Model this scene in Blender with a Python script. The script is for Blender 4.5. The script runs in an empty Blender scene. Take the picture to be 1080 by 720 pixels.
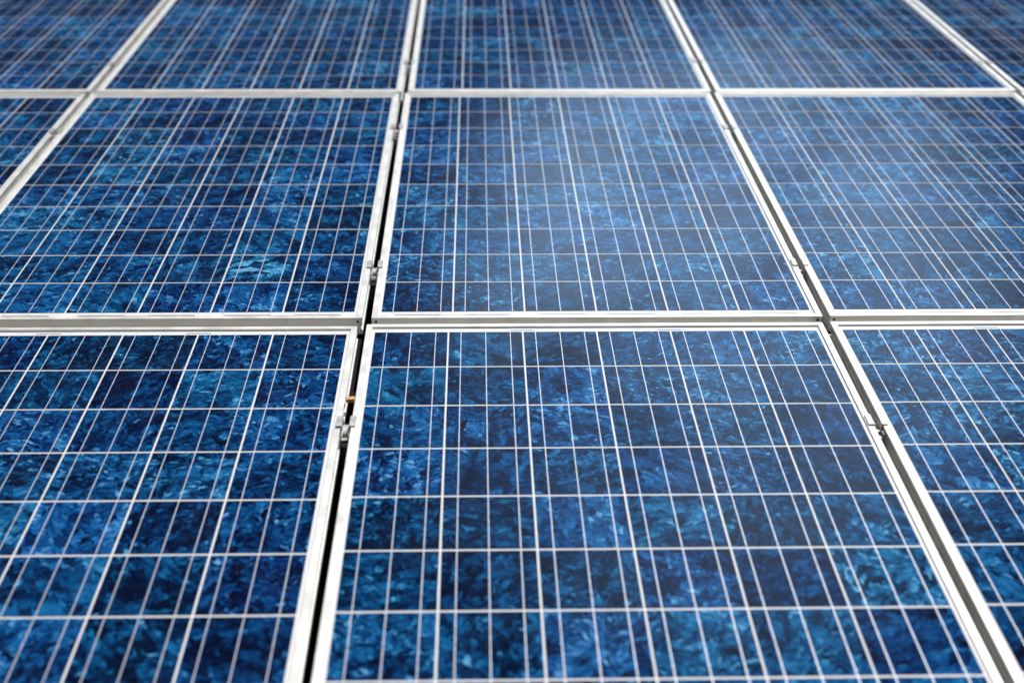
import bpy, bmesh, math, random
from mathutils import Vector, Matrix, Euler

random.seed(7)
S = bpy.context.scene
COL = S.collection

# ------------------------------------------------------------------ camera
# The array lies in a plane tilted by TILT; everything is laid out in metres in that plane
# (x across, y up the slope, z out of the glass) and turned by T.
TILT = math.radians(30)
T = Matrix.Rotation(TILT, 4, 'X')
cam = bpy.data.cameras.new('camera')
cam.sensor_width = 36.0
cam.lens = 1453.647 / 1080 * 36.0
cam.clip_start = 0.01
cam.clip_end = 500
cam.dof.use_dof = True
cam.dof.focus_distance = 2.95
cam.dof.aperture_fstop = 2.35
cam.dof.aperture_blades = 0
cam_ob = bpy.data.objects.new('camera', cam)
COL.objects.link(cam_ob)
cam_ob.matrix_world = T @ (Matrix.Translation((-0.25312, -1.85079, 1.33728))
                           @ Euler((1.0949686, -0.0061118, -0.0238693), 'XYZ').to_matrix().to_4x4())
S.camera = cam_ob

# ------------------------------------------------------------------ sky and sun
sun_dir = (T.to_3x3() @ Vector((0.235, 0.50, 0.83))).normalized()      # towards the sun: far side, from the right
sun_el = math.asin(sun_dir.z)
sun_az = math.atan2(sun_dir.x, sun_dir.y)
world = bpy.data.worlds.new('World')
S.world = world
world.use_nodes = True
wn, wl = world.node_tree.nodes, world.node_tree.links
wn.clear()
w_out = wn.new('ShaderNodeOutputWorld')
w_bg = wn.new('ShaderNodeBackground')
w_bg.inputs['Strength'].default_value = 0.038
sky = wn.new('ShaderNodeTexSky')
sky.sky_type = 'NISHITA'
sky.sun_disc = False
sky.sun_elevation = sun_el
sky.sun_rotation = sun_az
# a soft bright cloud bank standing in the sky beyond the array
def wmath(op, a, b=None, clamp=False):
    n = wn.new('ShaderNodeMath'); n.operation = op; n.use_clamp = clamp
    for i, v in enumerate((a, b)):
        if v is None: continue
        if isinstance(v, (int, float)): n.inputs[i].default_value = v
        else: wl.new(v, n.inputs[i])
    return n.outputs[0]
tc = wn.new('ShaderNodeTexCoord')
CLOUD = (T.to_3x3() @ Vector((0.17, 0.87, 0.46))).normalized()
dot = wn.new('ShaderNodeVectorMath'); dot.operation = 'DOT_PRODUCT'
nrm = wn.new('ShaderNodeVectorMath'); nrm.operation = 'NORMALIZE'
wl.new(tc.outputs['Generated'], nrm.inputs[0])
wl.new(nrm.outputs[0], dot.inputs[0]); dot.inputs[1].default_value = CLOUD
blob = wn.new('ShaderNodeMapRange'); blob.interpolation_type = 'SMOOTHERSTEP'
blob.inputs['From Min'].default_value = math.cos(math.radians(16))
blob.inputs['From Max'].default_value = math.cos(math.radians(2))
wl.new(dot.outputs['Value'], blob.inputs['Value'])
wno = wn.new('ShaderNodeTexNoise'); wno.inputs['Scale'].default_value = 5.0
wno.inputs['Detail'].default_value = 5; wno.inputs['Roughness'].default_value = 0.55
wl.new(nrm.outputs[0], wno.inputs['Vector'])
nr = wn.new('ShaderNodeMapRange'); nr.interpolation_type = 'SMOOTHSTEP'
nr.inputs['From Min'].default_value = 0.30; nr.inputs['From Max'].default_value = 0.62
nr.inputs['To Min'].default_value = 0.35; nr.inputs['To Max'].default_value = 1.0
wl.new(wno.outputs['Fac'], nr.inputs['Value'])
fac = wmath('MULTIPLY', blob.outputs[0], nr.outputs[0], True)
mix = wn.new('ShaderNodeMix'); mix.data_type = 'RGBA'
wl.new(fac, mix.inputs[0]); wl.new(sky.outputs[0], mix.inputs[6])
mix.inputs[7].default_value = (54.0, 80.0, 112.0, 1)
wl.new(mix.outputs[2], w_bg.inputs['Color'])
wl.new(w_bg.outputs[0], w_out.inputs[0])

sun = bpy.data.lights.new('sun', 'SUN')
sun.energy = 4.3
sun.angle = math.radians(0.53)
sun.color = (1.0, 0.965, 0.91)
sun_ob = bpy.data.objects.new('sun', sun)
COL.objects.link(sun_ob)
sun_ob.rotation_euler = sun_dir.to_track_quat('Z', 'Y').to_euler()

S.render.engine = 'CYCLES'
S.view_settings.view_transform = 'Standard'
S.view_settings.look = 'None'
S.view_settings.gamma = 1
S.view_settings.exposure = 0.0
S.view_settings.use_curve_mapping = False

# ------------------------------------------------------------------ helpers
def tag(o, label=None, cat=None, group=None, kind=None):
    if label: o['label'] = label
    if cat: o['category'] = cat
    if group: o['group'] = group
    if kind: o['kind'] = kind
    return o

def box(bm, x0, x1, y0, y1, z0, z1):
    v = [bm.verts.new(p) for p in ((x0,y0,z0),(x1,y0,z0),(x1,y1,z0),(x0,y1,z0),(x0,y0,z1),(x1,y0,z1),(x1,y1,z1),(x0,y1,z1))]
    for f in ((3,2,1,0),(4,5,6,7),(0,1,5,4),(1,2,6,5),(2,3,7,6),(3,0,4,7)):
        bm.faces.new([v[i] for i in f])
    return v

def to_mesh(name, bm, mat):
    bmesh.ops.recalc_face_normals(bm, faces=bm.faces)
    me = bpy.data.meshes.new(name)
    bm.to_mesh(me); bm.free()
    if mat: me.materials.append(mat)
    return me

def obj(name, me, parent=None, loc=(0, 0, 0)):
    o = bpy.data.objects.new(name, me)
    COL.objects.link(o)
    o.location = loc
    if parent: o.parent = parent
    return o

def place(o, p, rx=0.0, ry=0.0, rz=0.0):
    """put a top-level thing at plane coordinates p, lying in the tilted plane"""
    o.matrix_world = T @ Matrix.Translation(p) @ Euler((rx, ry, rz)).to_matrix().to_4x4()

def bevel(bm, w, seg=2):
    bmesh.ops.bevel(bm, geom=list(bm.edges), offset=w, segments=seg, profile=0.6, affect='EDGES')

# ------------------------------------------------------------------ materials
def new_mat(name):
    m = bpy.data.materials.new(name); m.use_nodes = True
    nt = m.node_tree
    b = nt.nodes['Principled BSDF']
    return m, nt, b

class NT:
    def __init__(s, nt): s.nt = nt
    def link(s, v, sock):
        if isinstance(v, bpy.types.NodeSocket): s.nt.links.new(v, sock)
        else: sock.default_value = v
    def math(s, op, a, b=0.0, c=None, clamp=False):
        n = s.nt.nodes.new('ShaderNodeMath'); n.operation = op; n.use_clamp = clamp
        s.link(a, n.inputs[0]); s.link(b, n.inputs[1])
        if c is not None: s.link(c, n.inputs[2])
        return n.outputs[0]
    def vmath(s, op, a, b=None, scale=None):
        n = s.nt.nodes.new('ShaderNodeVectorMath'); n.operation = op
        s.link(a, n.inputs[0])
        if b is not None: s.link(b, n.inputs[1])
        if scale is not None: s.link(scale, n.inputs['Scale'])
        return n.outputs[0]
    def noise(s, vec, scale, detail=2, rough=0.5, dist=0.0):
        n = s.nt.nodes.new('ShaderNodeTexNoise')
        s.link(vec, n.inputs['Vector']); n.inputs['Scale'].default_value = scale
        n.inputs['Detail'].default_value = detail; n.inputs['Roughness'].default_value = rough
        n.inputs['Distortion'].default_value = dist
        return n
    def voronoi(s, vec, scale, rnd=1.0):
        n = s.nt.nodes.new('ShaderNodeTexVoronoi')
        s.link(vec, n.inputs['Vector']); n.inputs['Scale'].default_value = scale
        n.inputs['Randomness'].default_value = rnd
        return n
    def ramp(s, fac, stops, interp='LINEAR'):
        n = s.nt.nodes.new('ShaderNodeValToRGB'); s.link(fac, n.inputs[0])
        cr = n.color_ramp; cr.interpolation = interp
        while len(cr.elements) < len(stops): cr.elements.new(0.5)
        for e, (p, c) in zip(cr.elements, stops):
            e.position = p; e.color = (*c, 1)
        return n.outputs[0]
    def maprange(s, v, a, b, c=0.0, d=1.0):
        n = s.nt.nodes.new('ShaderNodeMapRange'); s.link(v, n.inputs[0])
        for i, k in enumerate((a, b, c, d)): n.inputs[i + 1].default_value = k
        return n.outputs[0]
    def mixc(s, f, a, b):
        n = s.nt.nodes.new('ShaderNodeMix'); n.data_type = 'RGBA'
        s.link(f, n.inputs[0]); s.link(a, n.inputs[6]); s.link(b, n.inputs[7])
        return n.outputs[2]

def coat(b, rough=0.04):
    b.inputs['Coat Weight'].default_value = 1.0
    b.inputs['Coat IOR'].default_value = 1.20
    b.inputs['Coat Roughness'].default_value = rough

def cell_material(name='polycrystalline_silicon', patch=0.0):
    m, nt, b = new_mat(name)
    g = NT(nt)
    tc = nt.nodes.new('ShaderNodeTexCoord'); oi = nt.nodes.new('ShaderNodeObjectInfo')
    rnd = oi.outputs['Random']
    comb = nt.nodes.new('ShaderNodeCombineXYZ')
    nt.links.new(g.math('MULTIPLY', rnd, 37.3), comb.inputs[0])
    nt.links.new(g.math('MULTIPLY', rnd, 91.7), comb.inputs[1])
    nt.links.new(g.math('MULTIPLY', rnd, 53.1), comb.inputs[2])
    P = g.vmath('ADD', tc.outputs['Object'], comb.outputs[0])
    low = g.noise(P, 11, 2, 0.5)
    w = g.noise(P, 90, 2, 0.6)
    P1 = g.vmath('ADD', P, g.vmath('SCALE', g.vmath('SUBTRACT', w.outputs['Color'], (0.5, 0.5, 0.5)), scale=0.009))
    # crystals are shards: the two layers are drawn out along different directions
    ra = nt.nodes.new('ShaderNodeVectorRotate'); ra.rotation_type = 'Z_AXIS'
    nt.links.new(P1, ra.inputs['Vector']); nt.links.new(g.math('MULTIPLY', rnd, 40.0), ra.inputs['Angle'])
    P2 = g.vmath('MULTIPLY', ra.outputs[0], (1.0, 0.5, 1.0))
    v1 = g.voronoi(P2, 55)
    s1 = nt.nodes.new('ShaderNodeSeparateColor'); nt.links.new(v1.outputs['Color'], s1.inputs[0])
    # inside each grain the shards and striations run their own way
    rb = nt.nodes.new('ShaderNodeVectorRotate'); rb.rotation_type = 'Z_AXIS'
    nt.links.new(P1, rb.inputs['Vector']); nt.links.new(g.math('MULTIPLY', s1.outputs[1], 6.283), rb.inputs['Angle'])
    v2 = g.voronoi(g.vmath('MULTIPLY', rb.outputs[0], (1.0, 0.36, 1.0)), 170)
    s2 = nt.nodes.new('ShaderNodeSeparateColor'); nt.links.new(v2.outputs['Color'], s2.inputs[0])
    v3 = g.voronoi(g.vmath('MULTIPLY', ra.outputs[0], (0.6, 1.0, 1.0)), 270)
    s3 = nt.nodes.new('ShaderNodeSeparateColor'); nt.links.new(v3.outputs['Color'], s3.inputs[0])
    st = g.noise(g.vmath('MULTIPLY', rb.outputs[0], (1.0, 3.0, 1.0)), 150, 2, 0.6)
    # value of the crystal
    def scaled(x, k): return g.math('MULTIPLY', x, k)
    d = scaled(g.math('SUBTRACT', s2.outputs[0], 0.5), 0.42)
    d = g.math('ADD', d, scaled(g.math('GREATER_THAN', s2.outputs[1], 0.90), 0.27))  # a few shards lifted to pale: glints painted into the base colour
    d = g.math('SUBTRACT', d, scaled(g.math('GREATER_THAN', s2.outputs[2], 0.80), 0.26))
    d = g.math('ADD', d, scaled(g.math('SUBTRACT', s3.outputs[0], 0.5), 0.20))
    d = g.math('ADD', d, scaled(g.math('SUBTRACT', st.outputs['Fac'], 0.5), 0.40))
    # some grains and some cells are calm, others busy
    busy = g.math('MULTIPLY', g.maprange(s1.outputs[2], 0, 1, 0.45, 1.25),
                  g.maprange(g.math('FRACT', scaled(rnd, 29.0)), 0, 1, 0.60, 1.15))
    v = g.math('ADD', scaled(s1.outputs[0], 0.34), g.math('MULTIPLY', scaled(d, 0.88), busy))
    v = g.math('ADD', v, scaled(g.math('SUBTRACT', low.outputs['Fac'], 0.5), 0.50))
    v = g.math('ADD', v, scaled(g.math('SUBTRACT', g.math('FRACT', scaled(rnd, 17.0)), 0.5), 0.22))
    v = g.math('ADD', v, 0.268)
    if patch:        # a cluster of pale grains in the middle of this one cell
        ln = nt.nodes.new('ShaderNodeVectorMath'); ln.operation = 'LENGTH'
        nt.links.new(g.vmath('MULTIPLY', g.vmath('ADD', tc.outputs['Object'], (0.01, 0.0, 0.0)), (1.0, 1.2, 1.0)), ln.inputs[0])
        q = g.maprange(ln.outputs['Value'], 0.085, 0.03)
        v = g.math('ADD', v, g.math('MULTIPLY', q, g.maprange(s1.outputs[0], 0.25, 0.75, 0.0, patch)))
    colr = g.ramp(v, [(0.17, (0.0014, 0.0045, 0.020)), (0.33, (0.0018, 0.016, 0.062)), (0.50, (0.0026, 0.050, 0.155)),
                      (0.72, (0.009, 0.140, 0.34)), (0.95, (0.12, 0.38, 0.62))])
    # hue drifts from navy-violet to azure-green between cells
    hsv = nt.nodes.new('ShaderNodeHueSaturation')
    nt.links.new(colr, hsv.inputs['Color'])
    nt.links.new(g.maprange(g.math('FRACT', g.math('MULTIPLY', rnd, 71.0)), 0, 1, 0.496, 0.513), hsv.inputs['Hue'])
    # dust specks on the glass, very sparse
    dv = g.voronoi(P, 26); 
    ds = nt.nodes.new('ShaderNodeSeparateColor'); nt.links.new(dv.outputs['Color'], ds.inputs[0])
    near = g.math('LESS_THAN', dv.outputs['Distance'], 0.035)
    pick = g.math('GREATER_THAN', ds.outputs[2], 0.93)
    colf = g.mixc(g.math('MULTIPLY', g.math('MULTIPLY', near, pick), 0.6), hsv.outputs[0], (0.45, 0.5, 0.52, 1))
    # faint dust veil
    veil = g.maprange(g.noise(P, 5, 4, 0.6).outputs['Fac'], 0.50, 0.8, 0.0, 0.012)
    colf = g.mixc(veil, colf, (0.42, 0.47, 0.52, 1))
    nt.links.new(colf, b.inputs['Base Color'])
    b.inputs['Roughness'].default_value = 0.5
    b.inputs['Specular IOR Level'].default_value = 0.0
    coat(b)
    return m

def plain(name, col, rough=0.5, metal=0.0, coatit=False, var=0.06, nscale=30, spec=0.5, bumpy=0.0, stretch=(1, 1, 1)):
    m, nt, b = new_mat(name); g = NT(nt)
    tc = nt.nodes.new('ShaderNodeTexCoord')
    vec = g.vmath('MULTIPLY', tc.outputs['Object'], stretch)
    n = g.noise(vec, nscale, 4, 0.6)
    lo = tuple(max(0, c * (1 - var * 2)) for c in col); hi = tuple(min(1, c * (1 + var)) for c in col)
    nt.links.new(g.ramp(n.outputs['Fac'], [(0.3, lo), (0.65, hi)]), b.inputs['Base Color'])
    nt.links.new(g.maprange(n.outputs['Fac'], 0.3, 0.7, rough * 0.85, min(1, rough * 1.15)), b.inputs['Roughness'])
    b.inputs['Metallic'].default_value = metal
    b.inputs['Specular IOR Level'].default_value = spec
    if bumpy:
        bp = nt.nodes.new('ShaderNodeBump'); bp.inputs['Strength'].default_value = 1; bp.inputs['Distance'].default_value = bumpy
        nt.links.new(n.outputs['Fac'], bp.inputs['Height']); nt.links.new(bp.outputs[0], b.inputs['Normal'])
    if coatit: coat(b)
    return m

M_cell = cell_material()
M_pale = cell_material('pale_crystal_silicon', 0.42)
M_alu = plain('anodised_aluminium', (0.82, 0.806, 0.76), 0.40, 0.35, var=0.06, nscale=18, bumpy=0.00015)
M_back = plain('white_backsheet', (0.77, 0.77, 0.775), 0.6, 0, True, var=0.03)
M_bus = plain('tinned_ribbon', (0.62, 0.65, 0.74), 0.40, 0.2, True, var=0.10, nscale=60)
M_busr = plain('grey_bus_ribbon', (0.60, 0.58, 0.56), 0.5, 0.3, True, var=0.08, nscale=60)
M_clamp = plain('mill_aluminium', (0.52, 0.51, 0.49), 0.40, 0.6, var=0.10, nscale=90)
M_steel = plain('stainless_bolt', (0.70, 0.62, 0.54), 0.28, 0.8, var=0.15, nscale=200)
M_rail = plain('rail_aluminium', (0.30, 0.30, 0.29), 0.5, 0.5, var=0.15, nscale=25)
M_dark = plain('black_screw', (0.02, 0.02, 0.022), 0.5, 0.3)
M_roof = plain('dark_roofing_felt', (0.009, 0.008, 0.008), 0.9, 0, var=0.3, nscale=40, bumpy=0.002, spec=0.2)
M_tan = plain('tan_wood', (0.62, 0.36, 0.14), 0.7, 0, var=0.2, nscale=120, stretch=(1, 6, 1))

# ------------------------------------------------------------------ the setting
bm = bmesh.new(); box(bm, -7, 7, -5, 9, -0.20, -0.135)
roof = obj('roof_surface', to_mesh('roof_surface', bm, M_roof)); place(roof, (0, 0, 0))
tag(roof, kind='structure')

# ------------------------------------------------------------------ one solar panel with its parts
PX, PY = 0.159, 0.158            # cell pitch
GX, GY = 0.0037, 0.0053          # white gaps between cells
MX, MT, MB_ = 0.0200, 0.0330, 0.0390      # cell block to frame edge: sides, top, bottom
LIP = 0.0130
XE = 3 * PX - GX / 2; YE = 5 * PY - GY / 2
X0, X1, Y0, Y1 = -XE - MX, XE + MX, -YE - MB_, YE + MT
ZL, ZB = 0.0038, -0.036

def frame_mesh():
    bm = bmesh.new()
    top = [(0.0, ZL - 0.0008), (0.0003, ZL - 0.0002), (0.0009, ZL), (LIP - 0.0008, ZL), (LIP - 0.0002, ZL - 0.0003),
           (LIP, ZL - 0.0009), (LIP, -0.0004), (0.0062, -0.0004), (0.0062, ZB)]
    short = [(0.0, ZB), (0.0, -0.0310), (0.0050, -0.0300), (0.0050, -0.0135), (0.0, -0.0128)] + top
    # the long bars carry two undercut grooves along their outer wall
    long_ = [(0.0, ZB), (0.0, -0.0260), (0.0045, -0.0255), (0.0045, -0.0165), (0.0008, -0.0158), (0.0008, -0.0105),
             (0.0045, -0.0098), (0.0045, -0.0035), (0.0, -0.0028)] + top
    cs = [(X0, Y0), (X1, Y0), (X1, Y1), (X0, Y1)]
    din = [(1, 1), (-1, 1), (-1, -1), (1, -1)]
    e = 0.00055
    for k in range(4):
        prof = long_ if k % 2 else short
        a, b = cs[k], cs[(k + 1) % 4]; da, db = din[k], din[(k + 1) % 4]
        L = math.dist(a, b); t = ((b[0]-a[0])/L, (b[1]-a[1])/L)
        ra = [bm.verts.new((a[0]+da[0]*u+t[0]*e, a[1]+da[1]*u+t[1]*e, z)) for u, z in prof]
        rb = [bm.verts.new((b[0]+db[0]*u-t[0]*e, b[1]+db[1]*u-t[1]*e, z)) for u, z in prof]
        n = len(prof)
        for i in range(n):
            j = (i + 1) % n
            bm.faces.new((ra[i], ra[j], rb[j], rb[i]))
        bm.faces.new(ra); bm.faces.new(rb[::-1])
    return to_mesh('frame', bm, M_alu)

panel = bpy.data.objects.new('solar_panel', None); COL.objects.link(panel)
panel.empty_display_size = 0.1
obj('frame', frame_mesh(), panel)
bm = bmesh.new(); box(bm, X0 + 0.0034, X1 - 0.0034, Y0 + 0.0034, Y1 - 0.0034, -0.0045, -0.0006)
obj('backsheet', to_mesh('backsheet', bm, M_back), panel)
bm = bmesh.new(); hx, hy = (PX - GX) / 2, (PY - GY) / 2
box(bm, -hx, hx, -hy, hy, -0.0002, 0.0002)
me_cell = to_mesh('solar_cell', bm, M_cell)
for i in range(6):
    for j in range(10):
        obj('solar_cell', me_cell, panel, ((i - 2.5) * PX, (j - 4.5) * PY, 0))
bm = bmesh.new(); box(bm, -0.00085, 0.00085, -YE - 0.006, YE + 0.006, 0.0004, 0.0006)
me_bus = to_mesh('busbar', bm, M_bus)
for i in range(6):
    for k in (-1, 0, 1):
        obj('busbar', me_bus, panel, ((i - 2.5) * PX + k * 0.0525, 0, 0))
# cross ribbons that join neighbouring strings: serpentine, two joins above, three below
def ribbon_mesh(w):
    bm = bmesh.new(); box(bm, -w, w, -0.0018, 0.0018, 0.0002, 0.0005)
    return to_mesh('bus_ribbon', bm, M_busr)
me_rib = ribbon_mesh(0.128)
for i in (-2, 0, 2): obj('bus_ribbon', me_rib, panel, (i * PX, -YE - 0.0150, 0))
bm = bmesh.new(); box(bm, -0.026, 0.026, -0.0036, 0.0036, 0.0003, 0.0006)
me_tape = to_mesh('tape_strip', bm, M_back)
for i in (-1, 1): obj('tape_strip', me_tape, panel, (i * PX, YE + 0.0115, 0))
for i in (-2, 0, 2): obj('tape_strip', me_tape, panel, (i * PX, -YE - 0.0150, 0))
bm = bmesh.new()
bmesh.ops.create_cone(bm, cap_ends=True, segments=16, radius1=0.0032, radius2=0.0026, depth=0.0012)
bmesh.ops.rotate(bm, verts=bm.verts, cent=(0, 0, 0), matrix=Matrix.Rotation(math.radians(90), 3, 'X'))
me_scr = to_mesh('screw', bm, M_dark)
for s in (X0 + 0.010, X1 - 0.010):
    obj('screw', me_scr, panel, (s, Y0 - 0.0004, -0.0060))

PARTS = list(panel.children)
def copy_panel():
    r = panel.copy(); COL.objects.link(r)
    for ch in PARTS:
        c = ch.copy(); COL.objects.link(c); c.parent = r
    return r

XO = {0: 0.0, 1: 0.0077, 2: 0.0153}
YO = {0: 0.0, 1: 1.6772, 2: 3.3410}
CX = {-2: -2.0185, -1: -1.0102, 0: 0.0, 1: 1.0060, 2: 2.0135}
LAB = {
 (-2, 0): 'blue solar panel at the left end of the front row, almost outside the photo',
 (-1, 0): 'large blue panel left of the black gap with the tan chip, in the nearest row',
 (0, 0): 'nearest central solar panel, filling the lower middle of the photo',
 (1, 0): 'solar panel at the lower right corner, right of the nearest central panel',
 (2, 0): 'blue solar panel beyond the lower right corner of the photo',
 (-2, 1): 'dark navy panel cut by the left photo edge in the middle row',
 (-1, 1): 'whole left panel of the middle row with a pale crystal patch near its bottom',
 (0, 1): 'central panel of the middle row, palest blue under the sky reflection',
 (1, 1): 'right panel of the middle row, its lit upper left fading to navy on the right',
 (2, 1): 'panel of the middle row showing only a sliver at the right photo edge',
 (-2, 0 + 2): 'dark solar panel in the top left corner of the photo',
 (-1, 2): 'blurred panel of the far row, second from the left along the top edge',
 (0, 2): 'blurred navy panel in the middle of the far row, directly behind the palest one',
 (1, 2): 'blurred panel of the far row, directly right of its middle panel',
 (2, 2): 'dark panel in the top right corner, last of the far row',
}
JIT = {(-1, 0): (0.0, -0.0050, 0.0), (1, 0): (0.0015, 0.0030, 0.0), (-1, 1): (0.0, 0.001, 0.0), (-2, 2): (0, -0.002, 0), (1, 2): (0.001, -0.001, 0)}
first = True
order = [(0, 0)] + [k for k in LAB if k != (0, 0)]
for key in order:
    c, r = key
    o = panel if first else copy_panel()
    first = False
    jx, jy, jz = JIT.get(key, (0, 0, 0))
    # every module sits a hair differently on its rails
    rr = random.Random(c * 13 + r * 7 + 5)
    place(o, (CX[c] + XO[r] + jx, YO[r] + jy, jz), rx=rr.uniform(-1, 1) * 0.0012, ry=rr.uniform(-1, 1) * 0.0015, rz=0)
    tag(o, LAB[key], 'solar panel', 'solar panels in the array')

# the one cell with the pale crystal patch (middle row, left panel, second row of cells from below)
for o in bpy.data.objects:
    if o.get('label') == LAB[(-1, 1)]:
        for ch in o.children:
            if ch.name.startswith('solar_cell') and abs(ch.location.x - 1.5 * PX) < 0.01 and abs(ch.location.y + 3.5 * PY) < 0.01:
                ch.material_slots[0].link = 'OBJECT'
                ch.material_slots[0].material = M_pale
                ch['label'] = 'solar cell with a cluster of pale crystals'

# ------------------------------------------------------------------ rails under the panels
RAILS = [(0.402, 'aluminium rail crossing under the nearest row of panels'),
         (1.128, 'aluminium rail crossing under the lower part of the middle row'),
         (2.150, 'aluminium rail crossing under the upper part of the middle row'),
         (2.850, 'aluminium rail crossing under the far row of panels')]
bm = bmesh.new()
# extruded channel with a slot along its top
for (y0, y1, z0, z1) in ((-0.020, -0.0055, -0.004, 0), (0.0055, 0.020, -0.004, 0), (-0.020, -0.017, -0.04, -0.004),
                         (0.017, 0.020, -0.04, -0.004), (-0.017, 0.017, -0.040, -0.037)):
    box(bm, -2.55, 2.55, y0, y1, z0, z1)
me_rail = to_mesh('mounting_rail', bm, M_rail)
for k, (y, lab) in enumerate(RAILS):
    o = obj('mounting_rail', me_rail); place(o, (0, y, ZB - 0.0006))
    tag(o, lab, 'mounting rail', 'rails carrying the panels')

# ------------------------------------------------------------------ mid clamps
clamp = bpy.data.objects.new('panel_clamp', None); COL.objects.link(clamp)
GW = 0.0078                       # half width of the channel inside the gap
CL = 0.0185
bm = bmesh.new()
zt = ZL + 0.0006; zp = -0.0125
def prism(bm, prof, y0, y1):
    va = [bm.verts.new((x, y0, z)) for x, z in prof]; vb = [bm.verts.new((x, y1, z)) for x, z in prof]
    n = len(prof); fs = []
    for i in range(n):
        j = (i + 1) % n
        fs.append(bm.faces.new((va[i], va[j], vb[j], vb[i])))
    bm.faces.new(va); bm.faces.new(vb)
W0, W1 = GW, GW - 0.0012
for s in (-1, 1):     # the two tabs that press on the frames, each turned down into the gap
    prism(bm, [(s*0.0185, zt), (s*0.0185, zt+0.0022), (s*0.0180, zt+0.0026), (s*(W0-0.0004), zt+0.0026), (s*W1, zt+0.0018), (s*W1, zp), (s*W0, zp), (s*W0, zt)], -CL, CL)
    prism(bm, [(s*W1, zp), (s*W0, zp), (s*W0, -0.004), (s*W1, -0.004)], -CL - 0.020, -CL)
prism(bm, [(-W0, zp - 0.0025), (W0, zp - 0.0025), (W0, zp - 0.0001), (-W0, zp - 0.0001)], -CL - 0.020, CL)
obj('bracket', to_mesh('bracket', bm, M_clamp), clamp)
bm = bmesh.new()
bmesh.ops.create_cone(bm, cap_ends=True, segments=24, radius1=0.0046, radius2=0.0043, depth=0.007)
bmesh.ops.translate(bm, verts=bm.verts, vec=(-0.001, -CL - 0.004, zp + 0.0035))
obj('bolt', to_mesh('bolt', bm, M_steel), clamp)
CP = list(clamp.children)
def gapx(c, r):      # middle of the gap right of column c
    return ((CX[c] + X1) + (CX[c + 1] + X0)) / 2 + XO[r]
CLAMPS = [
 (-1, 0, 0.4066, 'silver clamp in the black central gap, nearest to the camera'),
 (0, 0, 0.3999, 'silver clamp with reddish bolt in the lower right gap'),
 (-1, 1, 1.1346, 'silver clamp just above the crossing of the black central gap'),
 (0, 1, 1.1365, 'silver clamp just above the right crossing of the gaps'),
 (-1, 1, 2.1550, 'blurred clamp in the black central gap below the far row'),
 (0, 1, 2.1450, 'blurred clamp in the right gap below the far row'),
 (-1, 2, 2.8524, 'faint clamp at the top of the central gap between far panels'),
 (0, 2, 2.8700, 'faint clamp in the right gap between far panels'),
 (-2, 1, 2.1175, 'dark clamp in the left gap just below the crossing'),
 (-2, 2, 2.8312, 'dark clamp in the left gap above the crossing'),
 (1, 2, 2.8479, 'small clamp in the gap of the top right corner'),
]
first = True
for c, r, y, lab in CLAMPS:
    if first: o = clamp
    else:
        o = clamp.copy(); COL.objects.link(o)
        for ch in CP:
            d = ch.copy(); COL.objects.link(d); d.parent = o
    first = False
    place(o, (gapx(c, r), y, 0), rz=random.uniform(-0.02, 0.02))
    tag(o, lab, 'clamp', 'clamps between the panels')

# ------------------------------------------------------------------ small tan chip caught in the gap
bm = bmesh.new(); v = box(bm, -0.0090, 0.0090, -0.0065, 0.0065, -0.004, 0.004)
bevel(bm, 0.0016, 2)
for q in bm.verts: q.co.z += 0.0012 * math.sin(q.co.x * 400); q.co.y += 0.001 * math.sin(q.co.x * 700 + 1)
chip = obj('wood_chip', to_mesh('wood_chip', bm, M_tan))
place(chip, (gapx(-1, 0), 0.503, -0.002), rz=0.12)
tag(chip, 'small tan chip wedged in the black central gap above the nearest clamp', 'wood chip')
